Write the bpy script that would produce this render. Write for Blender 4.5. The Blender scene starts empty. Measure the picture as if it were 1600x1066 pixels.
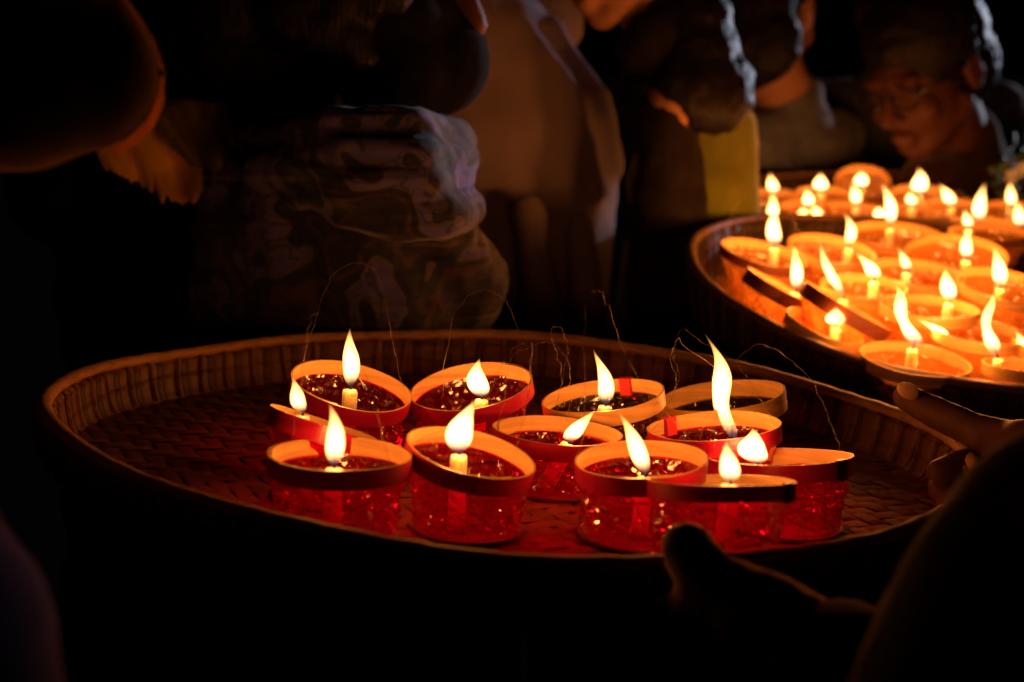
import bpy, bmesh, math, random
from mathutils import Vector, Matrix
rnd = random.Random(7)
PI = math.pi
sc = bpy.context.scene
COL = sc.collection
V = Vector

# ------------------------------------------------------------------ camera
cd = bpy.data.cameras.new('camera'); cam = bpy.data.objects.new('camera', cd); COL.objects.link(cam)
cam.location = (0, 0, 1.55); cam.rotation_euler = (math.radians(78), 0, 0)
cd.lens = 50; cd.sensor_width = 36; cd.clip_end = 500; cd.clip_start = .02
cd.dof.use_dof = True; cd.dof.focus_distance = .92; cd.dof.aperture_fstop = 5.6
sc.camera = cam
F = 50/36*1600
CM = Matrix.Translation(cam.location) @ Matrix.Rotation(math.radians(78), 4, 'X')
CR = CM.to_3x3()
def ray(x, y): return V(((x-800)/F, (533-y)/F, -1))
def P(x, y, d): return CM @ (ray(x, y)*d)          # a place at depth d (metres) along the optical axis
UP = V((0, 0, 1)); RIGHT = V((1, 0, 0))

# ------------------------------------------------------------------ object helpers
def link(o, parent=None):
    COL.objects.link(o)
    if parent is not None: o.parent = parent
    return o
def tag(o, label=None, cat=None, group=None, kind=None):
    for k, v in (('label', label), ('category', cat), ('group', group), ('kind', kind)):
        if v: o[k] = v
    return o
def empty(name, m, label, cat, group=None):
    o = bpy.data.objects.new(name, None); o.empty_display_size = .05
    o.matrix_world = m; link(o); return tag(o, label, cat, group)
class MB:
    def __init__(s): s.v = []; s.f = []; s.m = []
    def add(s, vs, fs, mi=0):
        b = len(s.v); s.v += [tuple(v) for v in vs]; s.f += [tuple(i+b for i in f) for f in fs]; s.m += [mi]*len(fs)
    def tube(s, pts, r, n=6, mi=0):
        pts = [V(p) for p in pts]; rs = r if isinstance(r, (list, tuple)) else [r]*len(pts)
        vs = []; fs = []; ref = None
        for i, p in enumerate(pts):
            t = (pts[min(i+1, len(pts)-1)]-pts[max(i-1, 0)]).normalized()
            if ref is None: ref = t.orthogonal()
            a = (ref-t*ref.dot(t)).normalized(); ref = a; b = t.cross(a)
            for k in range(n):
                q = 2*PI*k/n; vs.append(p+(a*math.cos(q)+b*math.sin(q))*rs[i])
        for i in range(len(pts)-1):
            for k in range(n):
                fs.append((i*n+k, i*n+(k+1) % n, (i+1)*n+(k+1) % n, (i+1)*n+k))
        fs.append(tuple(range(n))[::-1]); fs.append(tuple(range(len(vs)-n, len(vs))))
        s.add(vs, fs, mi)
    def ell(s, c, a, b, d, nu=16, nv=10, mi=0):     # ellipsoid with half axis vectors a, b, d
        vs = [c+d]; fs = []
        for j in range(1, nv):
            t = PI*j/nv
            for i in range(nu):
                q = 2*PI*i/nu; vs.append(c+d*math.cos(t)+(a*math.cos(q)+b*math.sin(q))*math.sin(t))
        vs.append(c-d); L = len(vs)-1
        for i in range(nu):
            fs.append((0, 1+i, 1+(i+1) % nu)); fs.append((L, 1+(nv-2)*nu+(i+1) % nu, 1+(nv-2)*nu+i))
            for j in range(nv-2):
                fs.append((1+j*nu+i, 1+(j+1)*nu+i, 1+(j+1)*nu+(i+1) % nu, 1+j*nu+(i+1) % nu))
        s.add(vs, fs, mi)
    def cap(s, p0, p1, r0, r1=None, n=16):          # tapered capsule
        r1 = r0 if r1 is None else r1
        p0 = V(p0); p1 = V(p1); t = (p1-p0); t = t.normalized() if t.length > 1e-6 else V((0, 0, 1))
        pts = []; rs = []
        for q in (1, .92, .71, .38): pts.append(p0-t*r0*q); rs.append(max(r0*math.sqrt(max(0, 1-q*q)), r0*.02))
        for k in range(5): u = k/4; pts.append(p0.lerp(p1, u)); rs.append(r0+(r1-r0)*u)
        for q in (.38, .71, .92, 1): pts.append(p1+t*r1*q); rs.append(max(r1*math.sqrt(max(0, 1-q*q)), r1*.02))
        s.tube(pts, rs, n)
    def chain(s, pts, rs, n=16):
        for i in range(len(pts)-1): s.cap(pts[i], pts[i+1], rs[i], rs[i+1], n)
    def build(s, name, mats, parent=None, smooth=True):
        me = bpy.data.meshes.new(name); me.from_pydata(s.v, [], s.f)
        mats = mats if isinstance(mats, (list, tuple)) else [mats]
        for m in mats: me.materials.append(m)
        me.polygons.foreach_set('material_index', s.m)
        me.polygons.foreach_set('use_smooth', [smooth]*len(s.f)); me.update()
        return link(bpy.data.objects.new(name, me), parent)
def remesh(o, vox, it=4, disp=None):
    m = o.modifiers.new('skin', 'REMESH'); m.mode = 'VOXEL'; m.voxel_size = vox; m.use_smooth_shade = True
    if it:
        m = o.modifiers.new('soft', 'SMOOTH'); m.iterations = it; m.factor = .5
    for k, (size, st) in enumerate(disp or ()):
        t = bpy.data.textures.new('folds', 'CLOUDS'); t.noise_scale = size; t.noise_depth = 1
        m = o.modifiers.new('folds', 'DISPLACE'); m.texture = t; m.strength = st; m.mid_level = .5
    return o

# ------------------------------------------------------------------ materials
class NT:
    def __init__(s, name):
        s.m = bpy.data.materials.new(name); s.m.use_nodes = True; s.t = s.m.node_tree; s.t.nodes.clear()
        s.out = s.n('ShaderNodeOutputMaterial')
    def n(s, typ, ins=None, **kw):
        nd = s.t.nodes.new(typ)
        for k, v in kw.items(): setattr(nd, k, v)
        for k, v in (ins or {}).items():
            if hasattr(v, 'is_output'): s.t.links.new(v, nd.inputs[k])
            else: nd.inputs[k].default_value = v
        return nd
    def noise(s, scale, vec=None, detail=3, rough=.55):
        i = {'Scale': scale, 'Detail': detail, 'Roughness': rough}
        if vec is not None: i['Vector'] = vec
        return s.n('ShaderNodeTexNoise', i).outputs['Fac']
    def obj(s): return s.n('ShaderNodeTexCoord').outputs['Object']
    def math(s, op, a, b=0., c=None):
        i = {0: a, 1: b}
        if c is not None: i[2] = c
        return s.n('ShaderNodeMath', i, operation=op).outputs[0]
    def mapv(s, sc_, rot=(0, 0, 0)): return s.n('ShaderNodeMapping', {'Vector': s.obj(), 'Scale': sc_, 'Rotation': rot}).outputs[0]
    def ramp(s, fac, stops):
        r = s.n('ShaderNodeValToRGB', {'Fac': fac}); e = r.color_ramp.elements
        while len(e) < len(stops): e.new(.5)
        for k, (p, c) in enumerate(stops): e[k].position = p; e[k].color = (*c, 1) if len(c) == 3 else c
        return r.outputs[0]
    def bump(s, h, st, dist=.002, nrm=None):
        i = {'Height': h, 'Strength': st, 'Distance': dist}
        if nrm is not None: i['Normal'] = nrm
        return s.n('ShaderNodeBump', i).outputs[0]
    def bsdf(s, col, rough=.6, nrm=None, **kw):
        i = {'Base Color': col if hasattr(col, 'is_output') else (*col, 1), 'Roughness': rough}
        if nrm is not None: i['Normal'] = nrm
        for k, v in kw.items(): i[k.replace('_', ' ')] = v
        b = s.n('ShaderNodeBsdfPrincipled', i); s.t.links.new(b.outputs[0], s.out.inputs[0]); return b
def mixc(c, k): return tuple(min(1, x*k) for x in c)

def bamboo(name, c, stretch=(6, 6, 220), rough=.42, var=.45, spec=.4):
    t = NT(name); v = t.mapv(stretch)
    n = t.noise(1., v, 5, .65); n2 = t.noise(22, t.obj(), 3)
    f = t.math('ADD', t.math('MULTIPLY', n, .7), t.math('MULTIPLY', n2, .3))
    col = t.ramp(f, [(.3, mixc(c, 1-var)), (.52, c), (.75, mixc(c, 1.25))])
    t.bsdf(col, rough, t.bump(n, .35, .0006), Specular_IOR_Level=spec); return t.m
M = {}
M['ring_in'] = bamboo('bamboo_strip', (.66, .38, .13), (8, 8, 260))
M['ring_red'] = bamboo('red_painted_bamboo', (.42, .008, .05), (8, 8, 320), .3, .35)
M['ring_brown'] = bamboo('shaded_brown_strip', (.13, .03, .012), (8, 8, 320), .5, .35)  # red-brown bands lying in shadow, their shade mixed into the colour
M['ring_out'] = bamboo('plain_bamboo_outside', (.58, .33, .11), (8, 8, 260))
M['floor'] = bamboo('woven_bamboo', (.23, .10, .035), (40, 40, 40), .8, .5, .06)
M['floor_pale'] = bamboo('pale_woven_bamboo', (.42, .24, .09), (40, 40, 40), .5, .4)
M['floor2'] = bamboo('woven_bamboo_weft', (.19, .08, .028), (45, 45, 45), .8, .5, .06)
def wall_mat(name='bamboo_wall', k=1.):
    t = NT(name); o = t.obj(); x = t.n('ShaderNodeSeparateXYZ', {0: o})
    a = t.math('ARCTAN2', x.outputs[1], x.outputs[0])
    wob = t.math('MULTIPLY', t.noise(14, o, 3), .25)
    fr = t.math('FRACT', t.math('ADD', t.math('ADD', t.math('MULTIPLY', a, NPAN/(2*PI)), 100.25), wob))
    pp = t.math('PINGPONG', fr, .5)                       # 0 at a binding, .5 in the middle of a panel
    n = t.noise(1, t.mapv((30, 30, 260)), 4)
    n2 = t.noise(16, o, 3)
    c = t.ramp(t.math('ADD', t.math('MULTIPLY', n, .6), t.math('MULTIPLY', n2, .4)), [(.3, mixc((.10, .043, .014), k)), (.5, mixc((.165, .076, .025), k)), (.72, mixc((.22, .106, .037), k))])
    seam = t.ramp(pp, [(.0, (.45, .42, .4)), (.1, (.55, .5, .46)), (.16, (1, 1, 1)), (.5, (1, 1, 1))])
    col = t.n('ShaderNodeMix', {0: 1., 6: c, 7: seam}, data_type='RGBA', blend_type='MULTIPLY').outputs[2]
    zz = t.math('PINGPONG', t.math('ADD', t.math('MULTIPLY', x.outputs[2], 62.), t.math('MULTIPLY', t.noise(20, o, 2), .35)), .5)
    t.bsdf(col, .55, t.bump(t.ramp(zz, [(0., (0, 0, 0)), (.12, (1, 1, 1))]), .6, .0015, t.bump(t.ramp(pp, [(.08, (1, 1, 1)), (.11, (0, 0, 0)), (.16, (.6,)*3), (.3, (1, 1, 1))]), .8, .002, t.bump(n, .3, .0006))), Specular_IOR_Level=.25); return t.m
NPAN = 66
M['wall'] = wall_mat(); M['wall_dark'] = wall_mat('dark_bamboo_wall', .28)  # second wall is an evenly darker copy for the two rear trays
M['hoop'] = bamboo('rim_hoop_bamboo', (.46, .25, .085), (60, 60, 300), .62, .6, .2)
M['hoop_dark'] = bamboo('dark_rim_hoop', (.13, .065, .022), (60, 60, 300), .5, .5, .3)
def film(name, c, body, k_body, gl=.055):
    t = NT(name); o = t.obj()
    b = t.bump(t.noise(70, o, 2, .5), .5, .003)
    wn = t.n('ShaderNodeTexNoise', {'Vector': o, 'Scale': 55., 'Detail': 2.}).outputs['Color']
    wv = t.n('ShaderNodeMix', {0: .022, 4: o, 5: wn}, data_type='VECTOR').outputs[1]
    vo = t.n('ShaderNodeTexVoronoi', {'Vector': wv, 'Scale': 75.}, feature='DISTANCE_TO_EDGE').outputs[0]
    act = t.ramp(t.noise(30, o, 2), [(.47, (0, 0, 0)), (.6, (1, 1, 1))])
    b = t.bump(t.math('MULTIPLY', t.ramp(vo, [(0., (1, 1, 1)), (.05, (.25,)*3), (.16, (0, 0, 0))]), act), .7, .0016, b)
    tr = t.n('ShaderNodeBsdfTransparent', {0: (*c, 1)})
    df = t.n('ShaderNodeBsdfTranslucent', {0: (*body, 1)}); dd = t.n('ShaderNodeBsdfDiffuse', {0: (*body, 1)})
    d2 = t.n('ShaderNodeMixShader', {0: .5, 1: df.outputs[0], 2: dd.outputs[0]})
    m1 = t.n('ShaderNodeMixShader', {0: k_body, 1: tr.outputs[0], 2: d2.outputs[0]})
    g = t.n('ShaderNodeBsdfGlossy', {'Color': (1, .85, .8, 1), 'Roughness': .12, 'Normal': b})
    fr = t.math('ADD', t.math('MULTIPLY', t.n('ShaderNodeFresnel', {'IOR': 1.4, 'Normal': b}).outputs[0], .6), gl)
    m2 = t.n('ShaderNodeMixShader', {0: fr, 1: m1.outputs[0], 2: g.outputs[0]})
    t.t.links.new(m2.outputs[0], t.out.inputs[0]); return t.m
M['film_red'] = film('red_cellophane', (.9, .004, .24), (.6, .004, .085), .09)
M['film_olive'] = film('olive_cellophane', (.42, .33, .08), (.22, .16, .04), .05)
M['film_yellow'] = film('amber_cellophane', (.9, .50, .12), (.8, .36, .07), .5, .03)
def wax():
    t = NT('candle_wax')
    t.bsdf((.92, .8, .6), .45, t.bump(t.noise(300, t.obj(), 2), .2, .0006), Subsurface_Weight=1., Subsurface_Radius=(.028, .011, .004), Subsurface_Scale=1., Subsurface_Anisotropy=.7); return t.m
M['wax'] = wax()
def simple(name, c, rough=.7, nscale=40, var=.3, bump=.15, **kw):
    t = NT(name); n = t.noise(nscale, t.obj(), 4)
    t.bsdf(t.ramp(n, [(.3, mixc(c, 1-var)), (.7, mixc(c, 1+var))]), rough, t.bump(n, bump, .002), **kw); return t.m
M['wick'] = simple('charred_wick', (.012, .01, .009), .9)
M['wire'] = simple('thin_steel_wire', (.16, .13, .11), .4, 40, .2, .05, Metallic=.8)
M['tape'] = simple('black_tape', (.01, .008, .008), .35)
M['cleartape'] = simple('shiny_clear_tape', (.45, .32, .2), .2)
M['label'] = simple('red_paper_tag', (.5, .02, .03), .6)
M['base'] = simple('bamboo_base', (.09, .045, .018), .7)
def flame_mat():
    t = NT('flame_gas')
    z = t.n('ShaderNodeSeparateXYZ', {0: t.obj()}).outputs[2]
    g = t.ramp(z, [(0, (.004,)*3), (.07, (.05,)*3), (.14, (.3,)*3), (.26, (.95,)*3), (.6, (1,)*3), (.85, (.75,)*3), (1., (.3,)*3)])
    c = t.ramp(z, [(0., (.5, .45, 1)), (.09, (1, .40, .16)), (.3, (1, .46, .135)), (1., (1, .40, .085))])
    e = t.n('ShaderNodeEmission', {'Color': c, 'Strength': t.math('MULTIPLY', g, FLAME_K)})
    t.t.links.new(e.outputs[0], t.out.inputs['Volume']); return t.m
FLAME_K = 820.
M['flame'] = flame_mat()
def cloth(name, c, var=.3, scale=30, sheen=.25, tint=(1, .8, .6), weave=900, rough=.92):
    t = NT(name); o = t.obj(); n = t.noise(scale, o, 4); w = t.noise(weave, o, 2)
    t.bsdf(t.ramp(n, [(.3, mixc(c, 1-var)), (.7, mixc(c, 1+var))]), rough, t.bump(w, .4, .001, t.bump(n, .3, .006)),
           Sheen_Weight=sheen, Sheen_Roughness=.4, Sheen_Tint=(*tint, 1), Specular_IOR_Level=.06); return t.m
def skin(name, c):
    t = NT(name); n = t.noise(60, t.obj(), 4)
    t.bsdf(t.ramp(n, [(.3, mixc(c, .88)), (.7, mixc(c, 1.08))]), .62, t.bump(t.noise(500, t.obj(), 2), .25, .0006), Specular_IOR_Level=.25, Subsurface_Weight=.25, Subsurface_Radius=(.006, .002, .001), Subsurface_Scale=1.); return t.m
M['skin'] = skin('skin', (.40, .20, .11)); M['skin_deep'] = skin('skin_deep_tan', (.075, .026, .014)); M['skin_deep2'] = skin('skin_brown', (.10, .04, .022)); M['skin_dark'] = skin('skin_tanned', (.15, .06, .035))
def hairm():
    t = NT('black_hair'); n = t.noise(1, t.mapv((260, 260, 18)), 4)
    t.bsdf(t.ramp(n, [(.3, (.004, .003, .003)), (.7, (.012, .009, .008))]), .5, t.bump(n, .8, .003), Specular_IOR_Level=.18); return t.m
M['hair'] = hairm()
def shawl_mat():
    t = NT('printed_shawl'); o = t.obj(); wob = t.n('ShaderNodeTexNoise', {'Vector': o, 'Scale': 9., 'Detail': 2.})
    wv = t.n('ShaderNodeMix', {0: .12, 4: o, 5: wob.outputs['Color']}, data_type='VECTOR').outputs[1]
    a = t.noise(17, wv, 1.5, .4)
    N1 = (.016, .018, .04); CR_ = (.10, .085, .085); V1 = (.09, .08, .30); D = (.018, .018, .045); O1 = (.055, .03, .03)
    pal = t.ramp(a, [(0, D), (.36, O1), (.405, N1), (.47, N1), (.49, CR_), (.515, V1), (.585, CR_), (.605, D), (.68, (.03, .06, .10))])
    pal.node.color_ramp.interpolation = 'CONSTANT'
    lines = t.ramp(t.noise(42, wv, 2), [(.455, (1, 1, 1)), (.485, (.2, .18, .2)), (.515, (1, 1, 1))])
    col = t.n('ShaderNodeMix', {0: .85, 6: pal, 7: lines}, data_type='RGBA', blend_type='MULTIPLY').outputs[2]
    fold = t.bump(t.noise(1, t.mapv((5, 5, 42), (.25, .1, 0)), 2), 1., .022)
    t.bsdf(col, .9, t.bump(t.noise(900, o, 2), .3, .001, fold), Sheen_Weight=.15); return t.m
M['shawl'] = shawl_mat()

# ------------------------------------------------------------------ trays
def frame_from(N_cam, c):
    n = (CR @ N_cam).normalized(); u = N_cam.cross(V((0, 0, 1))).normalized(); u = (CR @ u).normalized(); v = n.cross(u)
    m = Matrix((u, v, n)).transposed().to_4x4(); m.translation = c; return m
def ncam(a, b): return V((math.sin(b)*math.cos(a), math.cos(b)*math.cos(a), math.sin(a)))
class Tray:
    H = .034
    def __init__(s, label, x, y, d, a, b, R, warp, seed, fine=True):
        s.R = R; s.warp = warp; s.H = .034 if fine else .056; c = P(x, y, d); m = frame_from(ncam(a, b), c); s.n = m.to_3x3().col[2].copy()
        s.origin = c-s.n*s.H; m.translation = s.origin; s.m = m; s.inv = m.inverted()
        s.root = empty('woven_tray', m, label, 'bamboo tray', 'round woven bamboo trays full of candles')
        r = random.Random(seed)
        # woven floor: two crossing sets of flat strips, two over and two under
        mb = MB(); p = .0115; R0 = R-.013; K = int(R0/p)
        rot = .45
        for ax in (0, 1):
            for i in range(-K, K+1):
                off = i*p+r.uniform(-.0006, .0006); L = math.sqrt(max(R0*R0-off*off, 1e-6)); J = max(2, int(L/(p*.5)))
                vs = []; w = p*.46; hz = r.uniform(-.0002, .0002)
                for j in range(-J, J+1):
                    q = j*L/J; kk = math.floor(q/p+.5); ph = (kk+(i if ax == 0 else i+2)) % 4
                    over = ph < 2
                    z = (.0011 if over else -.0009)+hz+.0012
                    wj = w*(1+.05*math.sin(q*60+i))
                    for e, dz in ((-1, -.0005), (0, 0), (1, -.0005)):
                        X, Y = (q, off+e*wj) if ax == 0 else (off+e*wj, q)
                        X, Y = X*math.cos(rot)-Y*math.sin(rot), X*math.sin(rot)+Y*math.cos(rot)
                        vs.append((X, Y, z+dz+s.h(X, Y)))
                fs = []
                for j in range(2*J):
                    for e in (0, 1): fs.append((j*3+e, j*3+e+1, j*3+4+e, j*3+3+e))
                mb.add(vs, fs, ax)
        n = 120; vs = [(0, 0, -.003)]+[((R-.012)*math.cos(2*PI*k/n), (R-.012)*math.sin(2*PI*k/n), -.003+s.h((R-.012)*math.cos(2*PI*k/n), (R-.012)*math.sin(2*PI*k/n))) for k in range(n)]
        mb.add(vs, [(0, 1+k, 1+(k+1) % n) for k in range(n)], 1)
        mb.build('floor', [M['floor'], M['floor2']] if fine else [M['floor_pale'], M['floor_pale']], s.root, True)
        # wall of bent laths bound with rattan, as a lathe with puffed panels
        n = NPAN*12; H = s.H
        prof = [(-.017, 0), (-.012, .003), (-.0085, .3*H), (-.0065, .62*H), (-.006, H-.006), (-.004, H-.0025), (.002, H-.0025), (.003, H-.008), (.001, .5*H), (-.003, .004), (-.009, -.004), (-.016, -.006)]
        mb = MB(); vs = []
        for k in range(n):
            t = 2*PI*k/n; ph = abs(math.sin(PI*(k % 12)/12))**.5
            for (dr, z) in prof:
                amp = .0034*ph*min(1, z/.01 if z > 0 else 0)
                rr = R+dr+(-amp*.6 if (prof.index((dr, z)) < 5) else amp*.8)
                X, Y = rr*math.cos(t), rr*math.sin(t); vs.append((X, Y, z+s.h(X, Y)))
        q = len(prof)
        fs = [(k*q+j, ((k+1) % n)*q+j, ((k+1) % n)*q+j+1, k*q+j+1) for k in range(n) for j in range(q-1)]
        mb.add(vs, fs)
        for side in (0, 1):                          # rattan bindings laced over the laths
            pr = prof[1:6] if side == 0 else prof[6:10]
            for k in range(NPAN):
                a0 = 2*PI*(k+r.uniform(-.08, .08))/NPAN; sl = r.uniform(-.010, .010); hw = r.uniform(.0016, .0027)/R; vs = []
                for q_, (dr, z) in enumerate(pr):
                    u_ = q_/(len(pr)-1)
                    for e in (-1, -.5, 0, .5, 1):
                        off = (.0012+.0024*(1-e*e))*(-1 if side == 0 else 1); rr = R+dr+off; t = a0+sl*u_+hw*e+.003*math.sin(3*u_+k)
                        X, Y = rr*math.cos(t), rr*math.sin(t); vs.append((X, Y, z+s.h(X, Y)))
                mb.add(vs, [(q_*5+e, q_*5+e+1, q_*5+e+6, q_*5+e+5) for q_ in range(len(pr)-1) for e in range(4)])
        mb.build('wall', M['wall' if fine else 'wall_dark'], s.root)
        # rim hoop
        mb = MB(); n = 240; vs = []; m_ = 10
        for k in range(n):
            t = 2*PI*k/n; w = 1+.12*math.sin(k*1.7)*r.random()
            for j in range(m_):
                a_ = 2*PI*j/m_; rr = R-.001+.0052*w*math.cos(a_); z = s.H-.0005+.0042*w*math.sin(a_)+.0008*math.sin(9*t)
                X, Y = rr*math.cos(t), rr*math.sin(t); vs.append((X, Y, z+s.h(X, Y)))
        fs = [(k*m_+j, ((k+1) % n)*m_+j, ((k+1) % n)*m_+(j+1) % m_, k*m_+(j+1) % m_) for k in range(n) for j in range(m_)]
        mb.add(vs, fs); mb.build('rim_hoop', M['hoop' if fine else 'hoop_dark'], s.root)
    def h(s, x, y):
        r = math.hypot(x, y); t = math.atan2(y, x); z = 0
        for k in range(0, len(s.warp), 2): z += s.warp[k]*math.cos((k//2+2)*t)+s.warp[k+1]*math.sin((k//2+2)*t)
        return z*(r/s.R)**2
    def on(s, x, y, h):                             # where the sight line through (x, y) meets the level h above the floor
        o = cam.location; dr = CR @ ray(x, y); hh = h
        for _ in range(3):
            c = s.origin+s.n*hh; k = (c-o).dot(s.n)/dr.dot(s.n); p = o+dr*k; l = s.inv @ p; hh = h+s.h(l.x, l.y)
        return p, k

# ------------------------------------------------------------------ lanterns
def flame_mesh(base, tip, w, bend, wig=0., cap=0.):
    """Flame spindle from base to tip (world), width w, sideways bend; local z runs 0..1 from base to tip height."""
    H = max((tip-base).dot(UP), .008); side = RIGHT; mb = MB(); vs = []; n = 14; m = 30
    d = tip-base; fr_ = random.Random(int(abs(base.x*7919+tip.z*104729+w*1e6))); ex = fr_.uniform(.50, .70); wob = fr_.uniform(-.16, .16); wp = fr_.uniform(0, 6.28)
    for j in range(m+1):
        t = j/m
        rr = w/2*(math.sin(PI*min(1, t**ex)))**.85 if 0 < t < 1 else 0
        rr = max(rr, w*.16*(1-t)**2, .0003)
        if t > .55: rr *= 1-.35*(t-.55)/.45*(1 if wig == 0 else .2)
        if wig: rr *= 1+.28*math.sin(t*9+wig)
        c = d*t+side*(bend*math.sin(PI*t)+wob*w*math.sin(5.2*t+wp)*t+(.22*w*math.sin(t*2*PI*1.2+wig) if wig else 0))
        if cap and t > .8: rr *= 1+cap*(t-.8)/.2*2
        for i in range(n):
            q = 2*PI*i/n; vs.append(tuple((c+V((math.cos(q), math.sin(q), 0))*rr)/H))
    fs = [(j*n+i, j*n+(i+1) % n, (j+1)*n+(i+1) % n, (j+1)*n+i) for j in range(m) for i in range(n)]
    fs.append(tuple(range(n))[::-1]); fs.append(tuple(range(m*n, m*n+n)))
    mb.add(vs, fs)
    return mb, H
LIGHT_COL = (1., .29, .05)
def lantern(tray, x0, y0, x1, y1, b, flame, label, outside='red', film_='red', group='candle lanterns on the front tray',
            hc=.048, wire=None, seed=0, band=.0105, lean=(0, 0), extras=(), power=1., wire_r=.00012, light=True):
    r = random.Random(seed)
    cx, cy = (x0+x1)/2, (y0+y1)/2
    C, k = tray.on(cx, cy, hc); px = k/F
    R = math.hypot(x1-x0, y1-y0)*px/2
    th = math.atan2(y1-y0, x1-x0); ca = min(.95, b/(math.hypot(x1-x0, y1-y0)/2)); al = math.asin(ca)
    zc = -ray(cx, cy).normalized(); xc = V((math.cos(th), -math.sin(th), 0)); xc = (xc-zc*xc.dot(zc)).normalized(); yc = zc.cross(xc)
    nr = (CR @ (yc*math.cos(al)+zc*math.sin(al))).normalized()
    nt = tray.n; l = tray.inv @ C; base = C-nt*hc
    m = tray.m.copy(); m.translation = base
    root = empty('candle_lantern', m, label, 'candle lantern', group); inv = m.inverted()
    L = lambda p: inv @ p
    rc = L(C); rn = (inv.to_3x3() @ nr).normalized(); ru = rn.cross(V((0, 1, 0))).normalized(); rv = rn.cross(ru)
    ph0 = r.uniform(0, 6.28); ov = r.uniform(.3, .9)
    e1, e2 = r.uniform(-.03, .03), r.uniform(0, 6.28)
    def rad(a): return R*(1+e1*math.cos(2*a+e2))
    def rp(a, dr, z): return rc+(ru*math.cos(a)+rv*math.sin(a))*(rad(a)+dr)+rn*z
    # rim band: one bamboo strip bent into a hoop, its ends lapped
    mb = MB(); n = 96; tot = 2*PI+ov; vs = []; th_ = .0013
    for j in range(n+1):
        a = ph0+tot*j/n; t = j/n
        sp = -.0016*max(0, (t-1+1.6*ov/tot)/(1.6*ov/tot)) if t > 1-1.6*ov/tot else 0
        wz = .0003*math.sin(3*a+e2)
        for (dr, z) in ((-th_/2, 0), (-th_/2, -band), (th_/2, -band), (th_/2, 0)):
            vs.append(rp(a, dr+sp, z+wz))
    q = 4
    for j in range(n):
        for e, mi in ((0, 0), (1, 1), (2, 1), (3, 0)):
            mb.add([vs[j*q+e], vs[j*q+(e+1) % 4], vs[(j+1)*q+(e+1) % 4], vs[(j+1)*q+e]], [(0, 1, 2, 3)], mi)
    mb.add(vs[:4], [(0, 1, 2, 3)], 0); mb.add(vs[-4:], [(3, 2, 1, 0)], 0)
    o = mb.build('rim_band', [M['ring_in'], M[{'red': 'ring_red', 'brown': 'ring_brown', 'plain': 'ring_out'}[outside]]], root, False)
    bm = bmesh.new(); bm.from_mesh(o.data); bmesh.ops.remove_doubles(bm, verts=bm.verts, dist=1e-6); bm.to_mesh(o.data); bm.free()
    # crumpled cellophane sleeve hung from the band, gathered on the base
    nu, nv = 72, 16; vs = []; Rb = min(R*.86, .036); bx, by = r.uniform(-.004, .004), r.uniform(-.004, .004)
    wr = [(r.randint(5, 17), r.uniform(0, 6.28), r.uniform(-7, 7)) for _ in range(6)]
    for j in range(nv+1):
        t = j/nv
        for i in range(nu):
            a = 2*PI*i/nu+(.5*(j % 2))*2*PI/nu
            top = rp(a, -.0011, -band*.9); bot = V((bx+Rb*math.cos(a)*1., by+Rb*math.sin(a), .0035))
            # match directions: bottom angle follows the top direction
            dt = (top-rc); aa = math.atan2(dt.y, dt.x); bot = V((bx+Rb*math.cos(aa), by+Rb*math.sin(aa), .0045))
            p = top.lerp(bot, t)
            am = math.sin(PI*min(1, t*1.05))**.6 if t < .95 else .3
            cr = sum(math.sin(kk*a+pp+ss*t)*.0006 for kk, pp, ss in wr)
            cr += r.gauss(0, .00055)
            if t < .18: am *= t/.18*.5; p = p if t > 0 else p
            rdir = V((math.cos(aa), math.sin(aa), 0))
            p = p+rdir*(cr*am-.002*am)+V((0, 0, r.gauss(0, .0004)*am))
            vs.append(p)
    fs = []
    for j in range(nv):
        for i in range(nu):
            a_, b_, c_, d_ = j*nu+i, j*nu+(i+1) % nu, (j+1)*nu+(i+1) % nu, (j+1)*nu+i
            fs += [(a_, b_, c_), (a_, c_, d_)] if r.random() < .5 else [(a_, b_, d_), (b_, c_, d_)]
    mb = MB(); mb.add(vs, fs); mb.build('cellophane_sleeve', M['film_'+film_], root, False)
    # base: bamboo disc with a low hoop
    mb = MB(); n = 48
    prof = [(0, .001), (Rb*.98, .001), (Rb+.001, .0045), (Rb-.0012, .0045), (Rb-.003, .0022), (0, .0022)]
    vs = [V((bx+rr*math.cos(2*PI*i/n), by+rr*math.sin(2*PI*i/n), z)) for rr, z in prof for i in range(n)]
    fs = [(j*n+i, j*n+(i+1) % n, (j+1)*n+(i+1) % n, (j+1)*n+i) for j in range(len(prof)-1) for i in range(n)]
    mb.add(vs, fs); mb.build('base', M['base'], root)
    # candle with wick and flame
    fx, fy, tx, ty, fw, bend = flame[:6]; wig = flame[6] if len(flame) > 6 else 0; cap = flame[7] if len(flame) > 7 else 0
    top = P(fx, fy+4, k); lt = L(top)
    if math.hypot(lt.x, lt.y) > R-.012:
        s_ = (R-.012)/math.hypot(lt.x, lt.y); lt.x *= s_; lt.y *= s_
    rad_ = .0049*r.uniform(.95, 1.08); bot = V((lt.x*.8+lean[0], lt.y*.8+lean[1], .0022))
    mb = MB(); axis = (lt-bot)
    ptsw = [bot, bot+axis*.3, bot+axis*.6, bot+axis*.93, bot+axis*.985, bot+axis*1.0, bot+axis*.985]
    mb.tube(ptsw, [rad_*1.15, rad_*1.03, rad_, rad_, rad_*.9, rad_*.55, rad_*.18], 18)
    cn = mb.build('candle', M['wax'], root)
    fb = P(fx, fy, k); ft = P(tx, ty, k-.016)
    wl = L(fb+UP*max(.003, min(.009, (ft-fb).length*.2))+RIGHT*r.uniform(-.001, .002))
    lb = bot+axis*.97
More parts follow.
